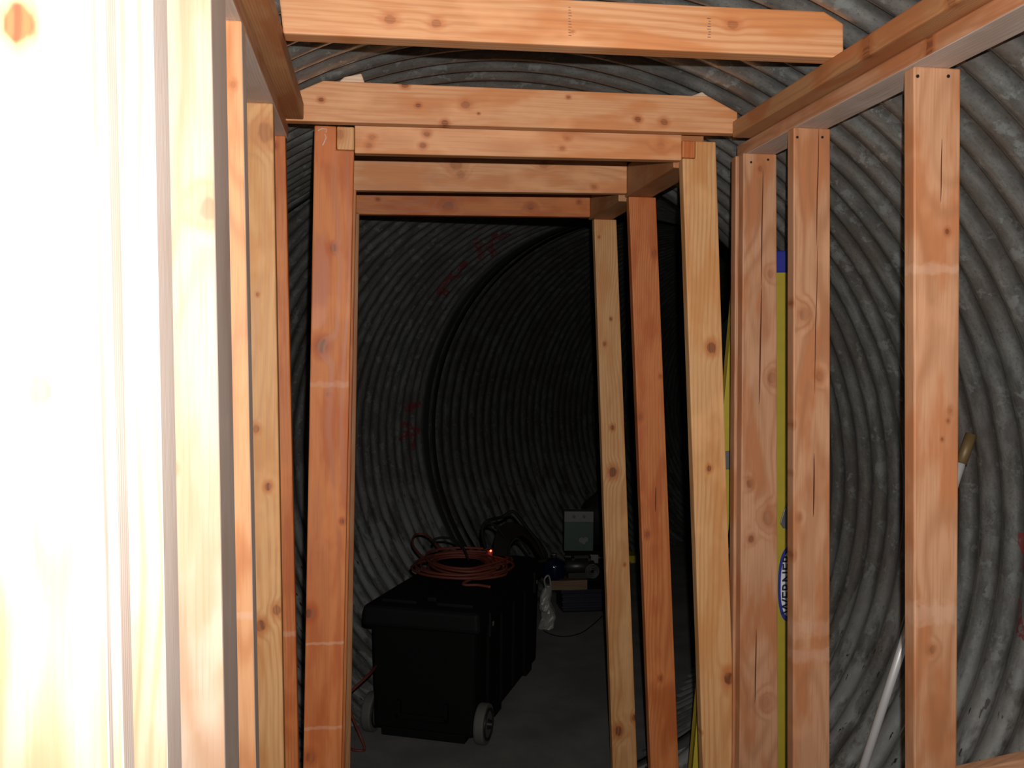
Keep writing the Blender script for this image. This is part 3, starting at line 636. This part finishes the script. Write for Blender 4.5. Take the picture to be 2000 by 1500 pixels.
# small compressor / tool with coiled lead
cm = empty('power_tool', (P(1140,1105,YD).x, YD+0.06, zt2)); tag(cm, 'dark power tool with a round coiled lead, right of the blue tank', 'tool')
DK = plain('dark_cast_metal', (0.03, 0.03, 0.03), 0.4, 0.4)
bm = bmesh.new(); lathe_bm(bm, [(0.02, -0.11), (0.042, -0.10), (0.045, 0.03), (0.036, 0.05), (0.036, 0.09), (0.015, 0.10)], 20, 'x', (-0.01, 0, 0.075)); link('motor', bm, DK, cm, True)
tb('handle', [(-0.07, 0.06, -0.012, 0.012, 0.125, 0.145), (-0.07, -0.05, -0.012, 0.012, 0.10, 0.145), (0.04, 0.06, -0.012, 0.012, 0.10, 0.145)], DK, 0.004, cm)
tb('base', [(-0.10, 0.09, -0.05, 0.05, 0.0, 0.04)], DK, 0.004, cm)
for k in range(4):
    bm = bmesh.new(); tube_bm(bm, [Vector((0.055+(0.045-0.009*k)*math.cos(t*math.pi/12), -0.075-0.004*k, 0.055+(0.045-0.009*k)*math.sin(t*math.pi/12))) for t in range(24)], 0.004, 6, True); link('lead_turn', bm, plain('grey_lead', (0.05, 0.05, 0.045), 0.5), cm, True)
# bigger case further back carrying the green box
YG = YD + 0.24
zg = P(1140, 1076, YG).z
cs = empty('tool_case', (P(1150,1100,YG).x+0.06, YG+0.13, 0.001), -0.25); tag(cs, 'black tool case on the floor at the back, under the green and white box', 'case')
tb('body', [(-0.19, 0.22, -0.11, 0.12, 0, zg-0.004)], BLK, 0.012, cs); tb('lid_edge', [(-0.195, 0.225, -0.115, 0.125, zg-0.06, zg-0.045)], DK, 0.004, cs); tb('catch', [(-0.02, 0.04, -0.126, -0.11, zg-0.09, zg-0.03)], LAT, 0.003, cs)
gb = empty('carton', (P(1132,1060,YG).x, YG+0.05, zg), -0.12); tag(gb, 'green carton with a white top band, standing on the black tool case', 'carton')
GW = (P(1160,1040,YG).x-P(1104,1040,YG).x)/2; g1 = P(1130,1020,YG).z-zg; g2 = P(1130,999,YG).z-zg
tb('body', [(-GW, GW, -0.05, 0.05, 0, g1)], plain('green_card', (0.004, 0.03, 0.021), 0.5), 0.002, gb)
tb('white_band', [(-GW, GW, -0.05, 0.05, g1, g2)], plain('white_card', (0.08, 0.084, 0.084), 0.5, vary=0.03), 0.002, gb)
DC = plain('dark_print', (0.02, 0.02, 0.02), 0.5)
for x in (-0.035, 0.035):
    bm = bmesh.new(); lathe_bm(bm, [(0.011, -0.0515), (0.011, -0.0495)], 14, 'y', (x, 0, (g1+g2)/2)); link('printed_dot', bm, DC, gb)
bm = bmesh.new()
for dx, dz, r in ((-0.012,0,0.018),(0.018,0.004,0.017),(0.004,-0.014,0.014)): lathe_bm(bm, [(r, -0.0512), (r, -0.0502)], 16, 'y', (dx+0.03, -0.0003*dx, g1*0.38+dz))
link('printed_emblem', bm, plain('pale_print', (0.09, 0.10, 0.09), 0.5), gb)
# black sack on top
sk = empty('black_sack', (P(1166,1000,YG).x+0.10, YG+0.21, zg)); tag(sk, 'big black sack slumped behind the carton, at the right edge of the opening', 'sack')
bm = bmesh.new(); bmesh.ops.create_icosphere(bm, subdivisions=4, radius=1.0)
for v in bm.verts:
    c = v.co; f = 1+0.12*noise.noise(c*2.2)+0.04*noise.noise(c*7); c2_ = Vector((c.x*0.17*f, c.y*0.10*f, c.z*0.21*f)); c2_.z = max(c2_.z, -0.17)+0.172; v.co = c2_
link('sack_body', bm, plain('black_sacking', (0.008, 0.008, 0.008), 0.6), sk, True)
bm = bmesh.new(); lathe_bm(bm, [(0.05, 0.35), (0.02, 0.375), (0.028, 0.40)], 12); link('tied_neck', bm, BLK, sk, True)
# yellow object and thin wire on the floor
yc = G(1243, 1118); yo = empty('yellow_case', (yc.x, yc.y+0.4, 0.001)); tag(yo, 'yellow-topped dark case glimpsed between the second and third right posts', 'case')
Yy = yo.location.y; za, zb_ = P(1243,1099,Yy).z, P(1243,1083,Yy).z
tb('body', [(-0.12, 0.12, -0.05, 0.15, 0, za)], BLK, 0.006, yo); tb('lid', [(-0.125, 0.125, -0.055, 0.155, za, zb_)], YEL, 0.006, yo)
wp = [G(x, y, 0.004) for x, y in ((1062,1232),(1080,1240),(1105,1243),(1135,1236),(1158,1220),(1176,1203))]
bm = bmesh.new(); o0 = wp[0].copy(); tube_bm(bm, [p-o0 for p in smoothpts(wp, 6)], 0.003, 6); tag(link('thin_wire', bm, CAB, None, True, o0), 'thin dark wire curving over the floor right of the bag', 'wire')
